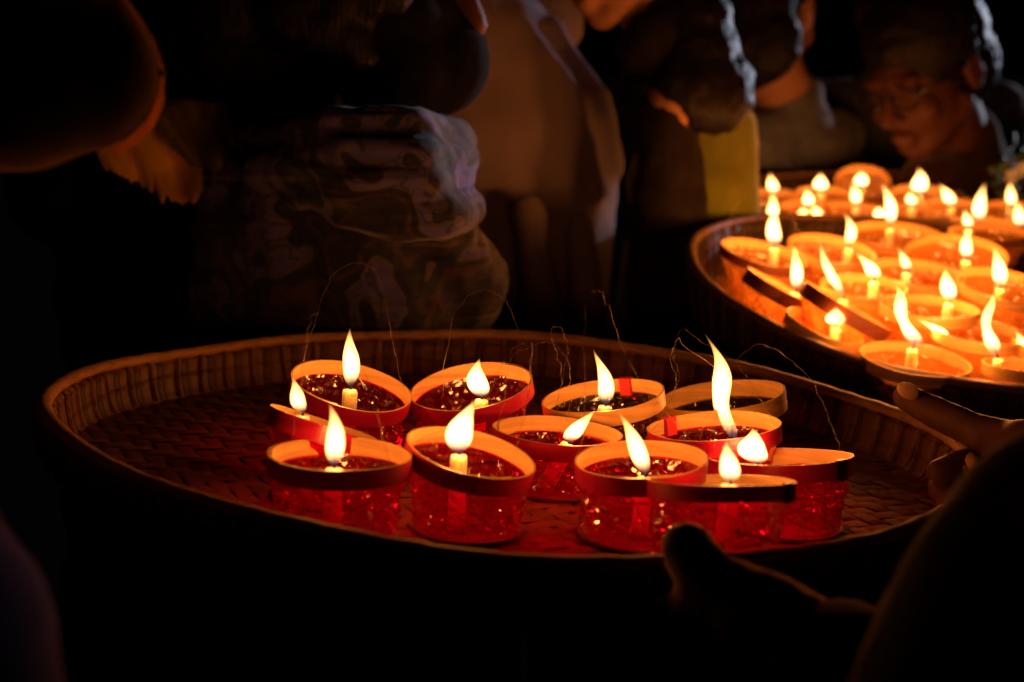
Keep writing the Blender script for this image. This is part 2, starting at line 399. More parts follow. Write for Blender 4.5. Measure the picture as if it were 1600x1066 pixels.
    mb = MB(); mb.tube([lb, lb.lerp(wl, .5)+V((.0006, 0, 0)), wl], [.0009, .0008, .0006], 6); mb.build('wick', M['wick'], cn)
    mbf, H = flame_mesh(fb, ft, fw*px*(1.1 if tray is T1 else .9), bend*px, wig, cap)
    fo = mbf.build('flame', M['flame'], cn)
    fm = Matrix.Translation(fb) @ Matrix.Scale(H, 4)
    cn_w = m
    fo.matrix_parent_inverse = Matrix.Identity(4); fo.matrix_basis = inv @ fm
    if light:
        ld = bpy.data.lights.new('flame_light', 'POINT'); ld.color = LIGHT_COL; ld.shadow_soft_size = max(.005, fw*px*.55)
        ld.energy = POW*power*min(1.6, max(.45, (H*fw*px)/(.036*.011)))
        lo = bpy.data.objects.new('flame_light', ld); link(lo, root); lo.location = L(fb.lerp(ft, .46)+RIGHT*bend*px*.8)
    # wire bail
    if wire:
        mb = MB(); pts = [P(wx, wy, k+dz) for wx, wy, dz in wire]; pts = [L(p) for p in pts]
        fine = []
        for i in range(len(pts)-1):
            p0 = pts[max(i-1, 0)]; p1 = pts[i]; p2 = pts[i+1]; p3 = pts[min(i+2, len(pts)-1)]
            for j in range(7):
                t = j/7
                q_ = .5*((2*p1)+(p2-p0)*t+(2*p0-5*p1+4*p2-p3)*t*t+(3*p1-p0-3*p2+p3)*t**3)
                fine.append(q_+V((r.gauss(0, .0005), r.gauss(0, .0005), r.gauss(0, .0004))))
        fine.append(pts[-1]); mb.tube(fine, wire_r, 5); mb.build('wire_handle', M['wire'], root)
    for ex in extras:                               # small patches of tape or paper stuck on the band: (kind, screen x, inside?)
        kind, sx, where = ex
        best = None
        for i in range(720):
            a = 2*PI*i/720; p = m @ rp(a, 0, 0); c = CM.inverted() @ p; xs = 800+F*c.x/-c.z
            front = -c.z < k
            if (where == 'front') == front:
                if best is None or abs(xs-sx) < best[0]: best = (abs(xs-sx), a)
        a0 = best[1]; hw = .0045/R if kind != 'clear_tape' else .010/R
        mb = MB(); vs = []
        for i in range(7):
            a = a0+hw*(i-3)/3; inn = -.0036 if where != 'front' else -.0012
            for z in (.0006, -band-.001): vs.append(rp(a, inn, z))
            for z in (-band-.001, .0006): vs.append(rp(a, .0016, z))
        for i in range(6):
            for e in range(4): mb.add([vs[i*4+e], vs[i*4+(e+1) % 4], vs[i*4+4+(e+1) % 4], vs[i*4+4+e]], [(0, 1, 2, 3)])
        mb.add(vs[:4], [(0, 1, 2, 3)]); mb.add(vs[-4:], [(3, 2, 1, 0)])
        mb.build('tape' if kind != 'paper_tag' else 'paper_tag', M[{'tape': 'tape', 'clear_tape': 'cleartape', 'paper_tag': 'label'}[kind]], root, False)
    return root
POW = .108

T1 = Tray('large round bamboo tray in front holding red cellophane candle lanterns', 800.5, 643.7, .9538, .167, .0719, .30, (.00055, .00217, -.00008, -.00334), 1)
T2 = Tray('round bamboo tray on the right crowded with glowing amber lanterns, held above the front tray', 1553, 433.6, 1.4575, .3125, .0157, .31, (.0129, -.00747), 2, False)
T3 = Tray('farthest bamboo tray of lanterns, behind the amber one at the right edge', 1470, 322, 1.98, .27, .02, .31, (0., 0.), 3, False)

front = [
 # x0,y0,x1,y1,b, flame(bx,by,tx,ty,w,bend), label, kw
 (458, 580, 642, 624, 35, (547, 604, 547, 513, 25, 2), 'red banded lantern at the back left of the front tray, tall straight flame', dict(wire=[(470, 580, -.02), (487, 520, -.01), (515, 440, 0), (555, 411, 0), (590, 430, .01), (606, 490, .01), (618, 560, .01), (630, 605, 0)])),
 (643, 617, 828, 588, 36, (753, 620, 748, 560, 31, -5), 'red banded lantern tilted against the back left one, short flame curling right', dict(wire=[(690, 625, 0), (700, 540, 0), (712, 490, 0), (745, 455, .01), (785, 465, .02), (812, 520, .02), (826, 560, .0), (828, 588, 0)])),
 (848, 630, 1035, 605, 25, (946, 630, 930, 546, 24, 6), 'plain bamboo lantern with olive film and a red paper tag inside its rim', dict(outside='plain', film_='olive', extras=(('paper_tag', 978, 'back'),), wire=[(868, 640, -.03), (885, 560, 0), (880, 520, 0), (866, 510, 0), (862, 525, .01), (872, 560, .02), (880, 600, .02)])),
 (1030, 627, 1225, 607, 23, (1124, 650, 1112, 586, 15, 2), 'plain bamboo lantern at the back right of the front tray with a lapped rim', dict(outside='plain', film_='olive', band=.0135, power=.6, wire=[(1040, 640, 0), (1062, 590, 0), (1052, 555, 0), (1066, 515, 0), (1090, 530, .01), (1150, 570, .02), (1200, 640, 0)])),
 (1013, 670, 1217, 659, 23, (1141, 686, 1104, 523, 27, 7, 2.2), 'red lantern in front of the back right one, with the tallest flame', dict(extras=(('paper_tag', 1043, 'back'),), wire=[(1018, 680, 0), (1055, 600, 0), (1047, 560, 0), (1060, 530, 0), (1075, 545, .01), (1180, 620, .02), (1210, 665, .0)])),
 (773, 663, 970, 681, 22, (890, 690, 931, 640, 27, -6), 'red lantern in the middle of the tray, its flame blown to the right', dict(hc=.040, lean=(-.012, 0), wire=[(775, 668, 0), (790, 620, 0), (800, 560, 0), (850, 535, .01), (885, 560, .01), (890, 610, .02), (885, 660, .02)])),
 (1107, 715, 1332, 711, 13, (1184, 723, 1171, 668, 42, -3), 'large red lantern farthest right on the front tray, fat flame, black tape on its band', dict(hc=.043, extras=(('tape', 1314, 'front'),), wire=[(1313, 705, -.03), (1300, 665, -.01), (1270, 600, 0), (1225, 555, .01), (1180, 540, .02), (1130, 600, .02), (1115, 700, .0)])),
 (898, 717, 1105, 716, 30, (1008, 741, 966, 644, 27, 5), 'red lantern between the middle one and the front right one, flame leaning left', dict(wire=[(905, 715, 0), (915, 620, 0), (912, 540, 0), (918, 470, 0), (935, 455, .01), (950, 480, .02), (990, 580, .02), (1080, 690, .02)])),
 (1012, 748, 1242, 752, 9, (1141, 753, 1137, 687, 30, 0), 'front right red lantern seen edge on, nearest the tray rim', dict(hc=.052, band=.0085, extras=(('tape', 1232, 'front'),))),
 (638, 681, 835, 731, 34, (717, 706, 738, 624, 40, -6), 'red lantern tilted down to the right in the front row, broad flame', dict(wire=[(650, 690, 0), (745, 640, 0), (790, 560, .0), (830, 535, .01), (825, 620, .02), (800, 730, -.03)])),
 (420, 707, 642, 710, 26, (522, 727, 513, 629, 29, 6), 'front left red lantern with a tall flame leaning left', dict(wire=[(455, 690, .02), (470, 600, .01), (480, 520, 0), (498, 490, 0), (560, 560, -.01), (612, 730, -.03)])),
 (423, 632, 590, 688, 5, (472, 645, 459, 589, 22, -3), 'steeply tilted red lantern behind the front left one, seen from its outside', dict()),
]
for i, (x0, y0, x1, y1, b, fl, lab, kw) in enumerate(front): lantern(T1, x0, y0, x1, y1, b, fl, lab, seed=100+i, **kw)

amber = [  # ring centre x,y, half width, b, roll, flame, label
 (1195, 395, 68, 17, .25, (1210, 384, 1209, 318, 26, 0), 'leftmost amber lantern of the right hand tray, beside its rim'),
 (1220, 447, 58, 4, .52, (1243, 454, 1243, 384, 22, 2, 0, .9), 'amber lantern tilted left, its dark red band showing beside the leftmost one'),
 (1326, 478, 76, 3, .53, (1318, 464, 1281, 376, 19, -5), 'amber lantern with a long dark bamboo band slanting down in front of its flame'),
 (1300, 388, 68, 20, .2, (1326, 385, 1320, 331, 19, 6), 'amber lantern near the back left of the right hand tray, curved flame'),
 (1350, 446, 66, 18, .1, (1366, 436, 1335, 392, 26, 7), 'amber lantern in the middle of the right hand tray, flame bent left'),
 (1435, 425, 70, 20, .15, (1417, 423, 1402, 386, 17, 3), 'amber lantern with a small thin flame behind the middle of the tray'),
 (1494, 398, 78, 32, .1, (1510, 404, 1515, 356, 21, -2), 'wide open amber lantern near the back of the right hand tray, flame upright'),
 (1452, 478, 74, 17, .1, (1483, 471, 1475, 418, 27, 2), 'amber lantern right of centre with an oval upright flame'),
 (1572, 445, 74, 24, .2, (1562, 448, 1552, 384, 25, 4), 'amber lantern at the right edge of the picture with an upright flame'),
 (1430, 560, 84, 24, .16, (1426, 541, 1394, 441, 28, 3, 1.2), 'amber lantern at the near rim with a tall forked flame and a candle stub'),
 (1530, 516, 72, 18, .15, (1477, 527, 1428, 497, 24, 8), 'amber lantern near the front whose flame is blown flat to the left'),
 (1600, 570, 62, 10, .1, (1549, 556, 1546, 456, 24, -3, .6), 'amber lantern with a plain band at the lower right of that tray, tall flame'),
 (1290, 508, 62, 16, .4, (1306, 508, 1306, 480, 36, 0), 'amber lantern under the slanting band, with a low wide flame'),
 (1655, 530, 68, 20, .1, (1606, 552, 1585, 515, 18, 0), 'amber lantern cut off by the right edge, flame tip just in view'),
 (1400, 366, 72, 20, .1, (1391, 354, 1379, 284, 21, 5), 'amber lantern at the back of the right hand tray with a tall curved flame'),
 (1545, 362, 60, 14, .05, (1513, 356, 1505, 326, 17, 2), 'amber lantern behind the wide open one, touching the back rim'),
]
GA = 'amber lanterns on the right hand tray'
for i, (cx, cy, hw, b, roll, fl, lab) in enumerate(amber):
    dx, dy = hw*math.cos(roll), hw*math.sin(roll)
    lantern(T2, cx-dx, cy-dy, cx+dx, cy+dy, b, fl, lab, outside='brown' if i in (0, 1, 2) else 'plain', film_='yellow', group=GA, seed=200+i, hc=.056 if i != 2 else .062, band=.014 if i in (1, 2) else .0105, power=2.3, wire_r=.00012,
            wire=[(cx-hw*.9, cy-4, 0), (cx-hw*.7, cy-70, 0), (cx, cy-100, .01), (cx+hw*.6, cy-60, .01), (cx+hw*.9, cy, 0)] if i % 3 == 0 else None)
far = [
 (1205, 308, 48, 14, (1208, 302, 1202, 270, 19, 2), 'blurred lantern at the far left of the farthest tray, back row'),
 (1212, 348, 48, 12, (1209, 346, 1205, 300, 20, 0), 'blurred lantern at the far left of the farthest tray, directly above the right tray rim'),
 (1262, 325, 44, 12, (1263, 322, 1261, 294, 20, 0), 'blurred lantern in the farthest tray behind a close pair of flames'),
 (1246, 350, 44, 12, (1254, 346, 1253, 322, 20, 0), 'left lantern of a close pair of flames in the farthest tray'),
 (1286, 350, 44, 12, (1276, 346, 1275, 318, 20, 0), 'right lantern of a close pair of flames in the farthest tray'),
 (1290, 302, 44, 12, (1283, 298, 1281, 270, 24, 0), 'blurred lantern with a round glow near the back of the farthest tray'),
 (1330, 328, 46, 13, (1338, 321, 1328, 285, 18, 3), 'blurred lantern with a slanting flame left of the middle of the farthest tray'),
 (1348, 284, 42, 26, (1347, 292, 1343, 267, 23, 0), 'blurred lantern with an upright ring standing at the back of the farthest tray'),
 (1440, 308, 52, 20, (1437, 302, 1436, 262, 27, 0), 'blurred lantern with the biggest flame in the farthest tray'),
 (1420, 330, 46, 12, (1425, 321, 1421, 298, 18, 0), 'blurred lantern with a tiny flame in front of the biggest one in the farthest tray'),
 (1490, 324, 50, 14, (1486, 321, 1464, 287, 21, 5), 'blurred lantern with its flame leaning left, right of the biggest one'),
 (1530, 352, 50, 14, (1530, 346, 1540, 285, 22, -4), 'blurred lantern with a long flame leaning right in the farthest tray'),
 (1578, 328, 48, 14, (1579, 323, 1580, 282, 17, 0), 'blurred lantern near the right edge of the farthest tray, slim flame'),
 (1600, 356, 46, 13, (1593, 354, 1586, 312, 19, 2), 'blurred lantern at the right edge of the picture in the farthest tray'),
 (1372, 350, 46, 13, (1375, 342, 1373, 322, 22, 0), 'blurred lantern with a low glow in the middle front of the farthest tray'),
]
GF = 'lanterns on the farthest tray'
for i, (cx, cy, hw, b, fl, lab) in enumerate(far):
    lantern(T3, cx-hw, cy-3, cx+hw, cy+3, b, fl, lab, outside='plain', film_='yellow', group=GF, seed=300+i, hc=.052, power=.7)

# ------------------------------------------------------------------ people
GROUND = 0.
def head_frame(c, yaw, pitch, roll=0):
    """yaw 0 looks at the camera, +90 looks to picture right; pitch > 0 bows the head"""
    y = math.radians(yaw); p = math.radians(pitch)
    f = V((math.sin(y)*math.cos(p), -math.cos(y)*math.cos(p), -math.sin(p)))
    u = (UP-f*UP.dot(f)).normalized(); s = f.cross(u)
    if roll:
        q = Matrix.Rotation(math.radians(roll), 3, f); u = q @ u; s = q @ s
    return lambda a, b, e: c+s*a+f*b+u*e, s, f, u
def add_head(mb, Hd, s, f, u, k=1.):
    E = lambda c, r: mb.ell(Hd(*[q*k for q in c]), s*r[0]*k, f*r[1]*k, u*r[2]*k)
    Cc = lambda a, b, r0, r1: mb.cap(Hd(*[q*k for q in a]), Hd(*[q*k for q in b]), r0*k, r1*k)
    E((0, -.012, .035), (.073, .094, .083)); E((0, .03, -.03), (.060, .060, .083)); E((0, .066, -.092), (.026, .022, .021))
    for g in (-1, 1):
        Cc((g*.048, .0, -.055), (g*.018, .066, -.09), .02, .017)
        E((g*.011, .099, -.033), (.009, .009, .007)); E((g*.036, .068, -.03), (.024, .02, .024))
        E((g*.031, .078, .003), (.013, .011, .009)); E((g*.075, -.012, -.012), (.008, .02, .032)); Cc((g*.078, -.02, .01), (g*.08, -.024, -.02), .007, .006)
    Cc((0, .09, .012), (0, .112, -.026), .008, .012); Cc((-.042, .08, .024), (.042, .08, .024), .009, .009)
    E((0, .091, -.062), (.024, .010, .007)); E((0, .089, -.074), (.02, .010, .008))
def add_hair(mb, Hd, s, f, u, k=1., long=0., vol=1.):
    E = lambda c, r: mb.ell(Hd(*[q*k for q in c]), s*r[0]*k*vol, f*r[1]*k*vol, u*r[2]*k*vol)
    E((0, -.024, .046), (.083, .098, .088)); E((0, -.06, -.01), (.074, .06, .075))
    if long:
        E((0, -.07, -.05-long*.5), (.088, .05, .06+long*.6))
def person(label, head, yaw, pitch, roll, shw, top_mat, hair_long=0., skin_='skin', k=1., lean=(0, 0), neck_dir=None, arms=(), top_prims=(), top_disp=((.10, .03), (.03, .006)), fat=1., leg_mat=None, turn=None, hairvol=1., body_extra=None, pel=None, hair_prims=()):
    """head = (x, y, depth); the body stands on the ground below, leaning"""
    hc = P(*head); Hd, s, f, u = head_frame(hc, yaw, pitch, roll)
    tyaw = math.radians(yaw if turn is None else turn); tf = V((math.sin(tyaw), -math.cos(tyaw), 0)); ts = tf.cross(UP)
    nb = Hd(0, -.035*k, -.10*k)+V((0, 0, -.055))-tf*.03 if neck_dir is None else P(*neck_dir)
    pv = V((nb.x+lean[0], nb.y+lean[1], max(.86, nb.z-.56))) if pel is None else V(pel)
    sl, sr = nb-ts*shw+V((0, 0, -.05)), nb+ts*shw+V((0, 0, -.05))
    root = empty('person', Matrix.Translation(V((pv.x, pv.y, GROUND))), label, 'person')
    back = Matrix.Translation(-V((pv.x, pv.y, GROUND)))
    def fin(mb, name, mat, vox, it=4, disp=None):
        mb.v = [tuple(V(q)-V((pv.x, pv.y, GROUND))) for q in mb.v]
        return remesh(mb.build(name, mat, root), vox, it, disp)
    b = MB(); add_head(b, Hd, s, f, u, k); b.cap(Hd(0, -.02*k, -.06*k), nb, .05*k, .056*k)
    b.cap(nb+V((0, 0, -.06)), pv, .085*fat, .10*fat); b.cap(sl, sr, .04)
    feet = []
    for g in (-1, 1):
        hip = pv+ts*g*.09; kn = hip+V((0, 0, -.42))+tf*.04; an = V((kn.x, kn.y, GROUND+.07))-tf*.04
        b.chain([hip, kn, an], [.075, .05, .036]); b.cap(an+V((0, 0, -.03)), an+tf*.15+V((0, 0, -.045)), .034, .028); feet.append((hip, kn, an))
    for g, arm in arms:
        sh = sl if g < 0 else sr; pts = [sh]+[V(a) for a in arm[:2]]
        b.chain(pts, [.045, .036, .026])
        if len(arm) > 2: arm[2](b, pts[-1])
    if body_extra: body_extra(b)
    fin(b, 'body', M[skin_], .0045, 7)
    h = MB(); add_hair(h, Hd, s, f, u, k, hair_long, hairvol)
    for q in hair_prims: h.cap(P(*q[0]), P(*q[1]), q[2], q[3])
    fin(h, 'hair', M['hair'], .006, 3, ((.02, .008), (.006, .004)))
    t = MB(); w = fat
    t.cap(nb+V((0, 0, -.06)), pv, .115*w, .135*w); w2 = min(1, fat+.2); t.cap(sl, sr, .066*w2, .066*w2)
    for g in (-1, 1): t.cap(nb+ts*g*shw*.5+V((0, 0, -.10)), pv+ts*g*.06, .105*w, .12*w)
    t.cap(nb+V((0, 0, .015)), nb+V((0, 0, -.05)), .068*max(w2, .85), .10*w2)
    for g, arm in arms:
        sh = sl if g < 0 else sr; pts = [sh]+[V(a) for a in arm[:2]]
        t.chain(pts[:-1]+[pts[-2].lerp(pts[-1], .86)], [.068, .058, .047])
    for q in top_prims: t.cap(P(*q[0]), P(*q[1]), q[2], q[3])
    fin(t, 'shirt', M[top_mat], .0075, 5, top_disp)
    l = MB(); l.cap(pv+ts*.05, pv-ts*.05, .135)
    for hip, kn, an in feet: l.chain([hip, kn, an], [.11, .085, .07])
    fin(l, 'trousers', M[leg_mat or 'c_dark'], .012, 4, ((.09, .02),))
    return root, Hd, s, f, u, fin, nb
M['c_dark'] = cloth('dark_trousers', (.02, .018, .02)); M['c_black'] = cloth('black_jacket', (.018, .014, .013), sheen=.05)
M['c_hood'] = cloth('black_hood', (.003, .0022, .0018), sheen=.3, tint=(1, .55, .2)); M['c_maroon'] = cloth('maroon_wool', (.010, .0014, .007), sheen=.12, tint=(.8, .3, .6)); M['c_white'] = cloth('white_cotton', (.30, .235, .26), .08, 12, .0)
M['c_olive'] = cloth('olive_cotton', (.12, .13, .016), .25, 14, .6, (1, .8, .2)); M['c_grey'] = cloth('grey_wool', (.12, .13, .16)); M['c_brown'] = cloth('brown_cotton', (.03, .013, .008))
M['c_olivescarf'] = cloth('olive_scarf', (.22, .17, .05)); M['c_amber'] = cloth('amber_scarf', (.88, .46, .08), .3, 30)
def rim_fuzz():  # bright orange colour stands in for the backlit edge
    t = NT('painted_rim_light'); c = (.9, .5, .16, 1); a = t.n('ShaderNodeBsdfTranslucent', {0: c}); d = t.n('ShaderNodeBsdfDiffuse', {0: c})
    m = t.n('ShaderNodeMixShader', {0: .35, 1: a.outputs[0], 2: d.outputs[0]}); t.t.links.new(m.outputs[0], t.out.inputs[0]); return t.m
M['rim_fuzz'] = rim_fuzz()
M['c_red'] = cloth('red_collar', (.25, .02, .02)); M['c_hand_shade'] = cloth('hand_shade_shell', (.012, .007, .003), .3, 60, 1., (1, .7, .3), 400); M['c_wool'] = cloth('dark_wool', (.009, .005, .003), .3, 60, .10, (1, .75, .35), 400)
M['mask'] = cloth('black_face_mask', (.008, .008, .009), sheen=.02); M['lens'] = simple('dark_glasses', (.01, .01, .012), .15)
M['petal'] = simple('white_petal', (.75, .78, .65), .5); M['leaf'] = simple('green_leaf', (.06, .10, .03), .5)

# masked person in the printed shawl, profile to the right
r_, Hd, s, f, u, fin, nb = person('masked person bowing over the front tray in a patterned purple and cream shawl', (548, -62, 1.30), 80, 14, 0, .10, 'c_black', hair_long=.02, skin_='skin_dark', k=1.12, fat=.75,
    turn=85, lean=(.03, .12), neck_dir=(545, 215, 1.43), hairvol=1.06, hair_prims=(((330, 40, 1.36), (480, 90, 1.32), .075, .07), ((420, 120, 1.33), (520, 130, 1.30), .05, .05), ((470, 10, 1.24), (610, -10, 1.23), .04, .022), ((520, 40, 1.24), (560, 80, 1.24), .035, .02)))
mk = MB(); mk.ell(Hd(0, .045, -.04), s*.084, f*.075, u*.05); mk.ell(Hd(0, .058, -.078), s*.08, f*.075, u*.062); mk.ell(Hd(0, .088, -.068), s*.05, f*.062, u*.055); mk.ell(Hd(0, .02, -.09), s*.08, f*.085, u*.06)
fin(mk, 'face_mask', M['mask'], .005, 4)
sh = MB()
for pts, rs in [
    ([(400, 225, 1.26), (520, 205, 1.17), (640, 205, 1.17), (712, 222, 1.24)], [.018, .021, .021, .018]),
    ([(410, 268, 1.22), (540, 250, 1.15), (650, 248, 1.15), (722, 250, 1.22)], [.018, .020, .020, .016]),
    ([(470, 300, 1.20), (570, 290, 1.14), (660, 286, 1.15), (720, 278, 1.22)], [.018, .020, .019, .015]),
    ([(540, 320, 1.18), (620, 340, 1.15), (690, 340, 1.16), (730, 325, 1.23)], [.020, .018, .018, .018]),
    ([(420, 290, 1.34), (440, 400, 1.36), (450, 520, 1.43), (450, 700, 1.46)], [.07, .09, .11, .12]),
    ([(570, 360, 1.29), (590, 440, 1.32), (580, 530, 1.40), (560, 700, 1.45)], [.075, .085, .095, .11]),
    ([(690, 380, 1.28), (715, 440, 1.33), (690, 510, 1.38), (640, 640, 1.42)], [.036, .048, .045, .05]),
    ([(480, 330, 1.30), (500, 440, 1.33), (490, 530, 1.40)], [.07, .08, .09]),
    ([(660, 350, 1.24), (735, 400, 1.28), (765, 450, 1.31)], [.018, .016, .014]),
    ]:
    sh.chain([P(*q) for q in pts], rs)
fin(sh, 'shawl', M['shawl'], .004, 2, ((.07, .007), (.02, .005)))

# left foreground person, close to the camera and between it and the flames
r_, Hd, s, f, u, fin, nb = person('black hooded person close on the left, back turned, with a maroon sleeve', (-330, 10, .62), 190, 12, 0, .10, 'c_maroon', k=.95, turn=90, lean=(-.12, -.02), hairvol=1., neck_dir=(-640, 420, .60), fat=.8,
       hair_prims=(((150, -30, .62), (204, 34, .625), .006, .004), ((204, 30, .625), (247, 105, .63), .0032, .003), ((190, 30, .62), (198, 74, .62), .002, .0014), ((170, 10, .62), (225, 70, .62), .002, .0014), ((247, 105, .63), (240, 180, .63), .003, .0025)),
       top_prims=(((-210, 880, .50), (-80, 1000, .48), .05, .036), ((-80, 980, .48), (-55, 1300, .46), .036, .037)), top_disp=((.10, .006),))
hd = MB(); hd.ell(Hd(0, -.015, .03), s*.098, f*.108, u*.11); hd.ell(P(-40, 20, .62), RIGHT*.062, V((0, 1, 0))*.07, UP*.05); hd.chain([P(-330, 100, .61), P(-470, 330, .60), P(-620, 480, .60)], [.075, .085, .09])
hd.chain([P(-260, 40, .62), P(-100, 60, .62), P(20, 85, .62), P(122, 108, .625)], [.07, .062, .052, .0362]); hd.cap(P(-20, -80, .62), P(140, 20, .62), .05, .018)
tm = MB()  # strands added along the head's outline to draw its rim light
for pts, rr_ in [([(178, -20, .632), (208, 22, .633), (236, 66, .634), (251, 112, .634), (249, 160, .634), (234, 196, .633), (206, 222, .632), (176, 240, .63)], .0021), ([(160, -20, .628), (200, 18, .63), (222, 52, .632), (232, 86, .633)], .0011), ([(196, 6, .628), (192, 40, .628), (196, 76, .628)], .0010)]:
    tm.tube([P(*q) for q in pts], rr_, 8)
fin(tm, 'hood_rim_light', M['rim_fuzz'], .0012, 2)
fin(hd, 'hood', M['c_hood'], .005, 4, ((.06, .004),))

# person with the olive scarf between the two
r_, Hd, s, f, u, fin, nb = person('person in an olive scarf in the gap between the left head and the masked person', (330, 40, 1.52), 10, 18, 0, .17, 'c_black', skin_='skin_dark', lean=(-.05, .1))
def sheet(name, mat, top0, top1, bot0, bot1, sag, d0, ph, fr):
    mb = MB(); ws = []; NU, NV = 52, 26; rq = random.Random(int(ph*100))
    jag = [rq.gauss(0, fr) for _ in range(NU+1)]
    for iv in range(NV+1):
        for iu in range(NU+1):
            a_, b_ = iu/NU, iv/NV; tx_, ty_ = top0[0]+(top1[0]-top0[0])*a_, top0[1]+(top1[1]-top0[1])*a_
            bx_, by_ = bot0[0]+(bot1[0]-bot0[0])*a_, bot0[1]+(bot1[1]-bot0[1])*a_+sag*math.sin(a_*PI)+jag[iu]+fr*1.5*math.sin(a_*13+ph)
            d_ = d0-.02*math.sin(b_*2.2)+.010*math.sin(a_*8+b_*4+ph)+.006*math.sin(a_*19-b_*6+ph*2)
            ws.append(P(tx_+(bx_-tx_)*b_+6*math.sin(b_*5+ph), ty_+(by_-ty_)*b_, d_))
    mb.add(ws, [(iv*(NU+1)+iu, iv*(NU+1)+iu+1, (iv+1)*(NU+1)+iu+1, (iv+1)*(NU+1)+iu) for iv in range(NV) for iu in range(NU)])
    mb.v = [tuple(V(q)-r_.location) for q in mb.v]
    o_ = mb.build(name, mat, r_); md = o_.modifiers.new('thick', 'SOLIDIFY'); md.thickness = .0025; return o_
sheet('scarf', M['c_amber'], (130, 150), (420, 160), (165, 252), (375, 300), 34, 1.335, 1.0, 4)
sheet('scarf_tail', M['c_olivescarf'], (225, 150), (420, 170), (262, 232), (388, 262), 24, 1.318, 2.3, 3)

# person in the loose white shirt
person('person in a loose pale shirt bending behind the masked person', (740, -230, 1.84), 200, 25, 0, .13, 'c_white', turn=215, lean=(-.05, .08), neck_dir=(715, -20, 1.90),
       top_prims=(((725, 110, 1.86), (845, 250, 1.86), .13, .098), ((850, 230, 1.86), (835, 560, 1.88), .095, .08), ((740, 200, 1.86), (760, 600, 1.90), .12, .12),
                  ((826, 330, 1.72), (856, 560, 1.74), .015, .022), ((905, 350, 1.76), (925, 560, 1.78), .014, .020), ((862, 40, 1.82), (940, 150, 1.83), .013, .015), ((940, 150, 1.83), (958, 260, 1.84), .015, .015),
                  ((810, 30, 1.78), (905, 160, 1.78), .013, .013), ((905, 160, 1.78), (932, 300, 1.79), .013, .012), ((952, 250, 1.85), (930, 540, 1.86), .012, .014)), top_disp=((.16, .02), (.05, .008)))

# person in black, face lit, above the shirt; and the person in olive seen from behind
person('person in a black jacket whose lit jaw shows above the pale shirt', (975, -112, 1.66), -60, 20, 0, .05, 'c_black', turn=-90, neck_dir=(1052, 95, 1.69), lean=(.0, .0), k=.9, fat=.42,
       top_prims=(((1040, 170, 1.66), (1040, 460, 1.66), .040, .044), ((1072, 235, 1.66), (1078, 460, 1.66), .022, .030), ((1030, 72, 1.66), (1070, 112, 1.66), .045, .05)))
person('dark haired person in an olive shirt, back turned, beside the right hand tray', (1058, 96, 1.70), 205, 20, 0, .03, 'c_olive', turn=215, hair_long=.03, neck_dir=(1085, 215, 1.72), lean=(-.02, .02), k=.74, fat=.62,
       top_prims=(((1128, 222, 1.72), (1136, 300, 1.72), .045, .036), ((1136, 300, 1.72), (1146, 420, 1.72), .036, .042), ((1085, 190, 1.71), (1092, 250, 1.71), .06, .06), ((1098, 176, 1.70), (1142, 200, 1.71), .026, .033), ((1140, 205, 1.71), (1150, 420, 1.71), .033, .034),), top_disp=((.12, .008),), hair_prims=(((1030, 110, 1.68), (1100, 112, 1.69), .032, .026), ((1025, 140, 1.66), (1062, 172, 1.66), .028, .026), ((1000, 80, 1.70), (1030, 150, 1.68), .028, .028)))

person('person with wavy hair and a grey shawl behind the olive shirt', (1200, 15, 2.36), 150, 10, 0, .13, 'c_grey', turn=45, fat=.72, lean=(0, .05), hair_long=.03, neck_dir=(1232, 175, 2.42))
# person in glasses
r_, Hd, s, f, u, fin, nb = person('person in glasses looking down at the far lanterns, dark shirt', (1446, 112, 2.20), -52, 26, 6, .09, 'c_brown', k=1.02, lean=(0, .1), turn=45, neck_dir=(1500, 245, 2.30), hairvol=1.07, skin_='skin_deep', fat=.75)
g = MB()
for sg in (-1, 1):
    g.tube([Hd(sg*.034+.024*math.cos(q*PI/8), .103, .004+.019*math.sin(q*PI/8)) for q in range(17)], .0022, 6)
    g.tube([Hd(sg*.058, .10, .008), Hd(sg*.078, .05, .008), Hd(sg*.079, -.02, .005)], .0022, 6)
g.tube([Hd(-.010, .105, .006), Hd(.010, .105, .006)], .002, 6)
g.v = [tuple(V(q)-r_.location) for q in g.v]
g.build('glasses', M['lens'], r_)
person('person half hidden behind the one in glasses, face lit red', (1405, 15, 2.62), -25, 14, 0, .17, 'c_grey', lean=(0, .05), skin_='skin_deep')
# unseen crowd figures, added past the right edge to block the night light
person('tall unseen figure in a black jacket, added beyond the right edge to block light, nearest the far tray', (2040, -190, 2.2), -60, 15, 0, .20, 'c_black', skin_='skin_dark', k=1.08, fat=1.15)
person('tall unseen figure in dark clothes, added beyond the right edge to block light, between two others', (2400, -240, 2.15), -60, 15, 0, .20, 'c_black', skin_='skin_dark', k=1.08, fat=1.15)
person('unseen figure in dark clothes, added farthest beyond the right edge to block light beside the amber tray', (2620, -260, 1.75), -70, 15, 0, .20, 'c_black', skin_='skin_dark', k=1.08, fat=1.15)
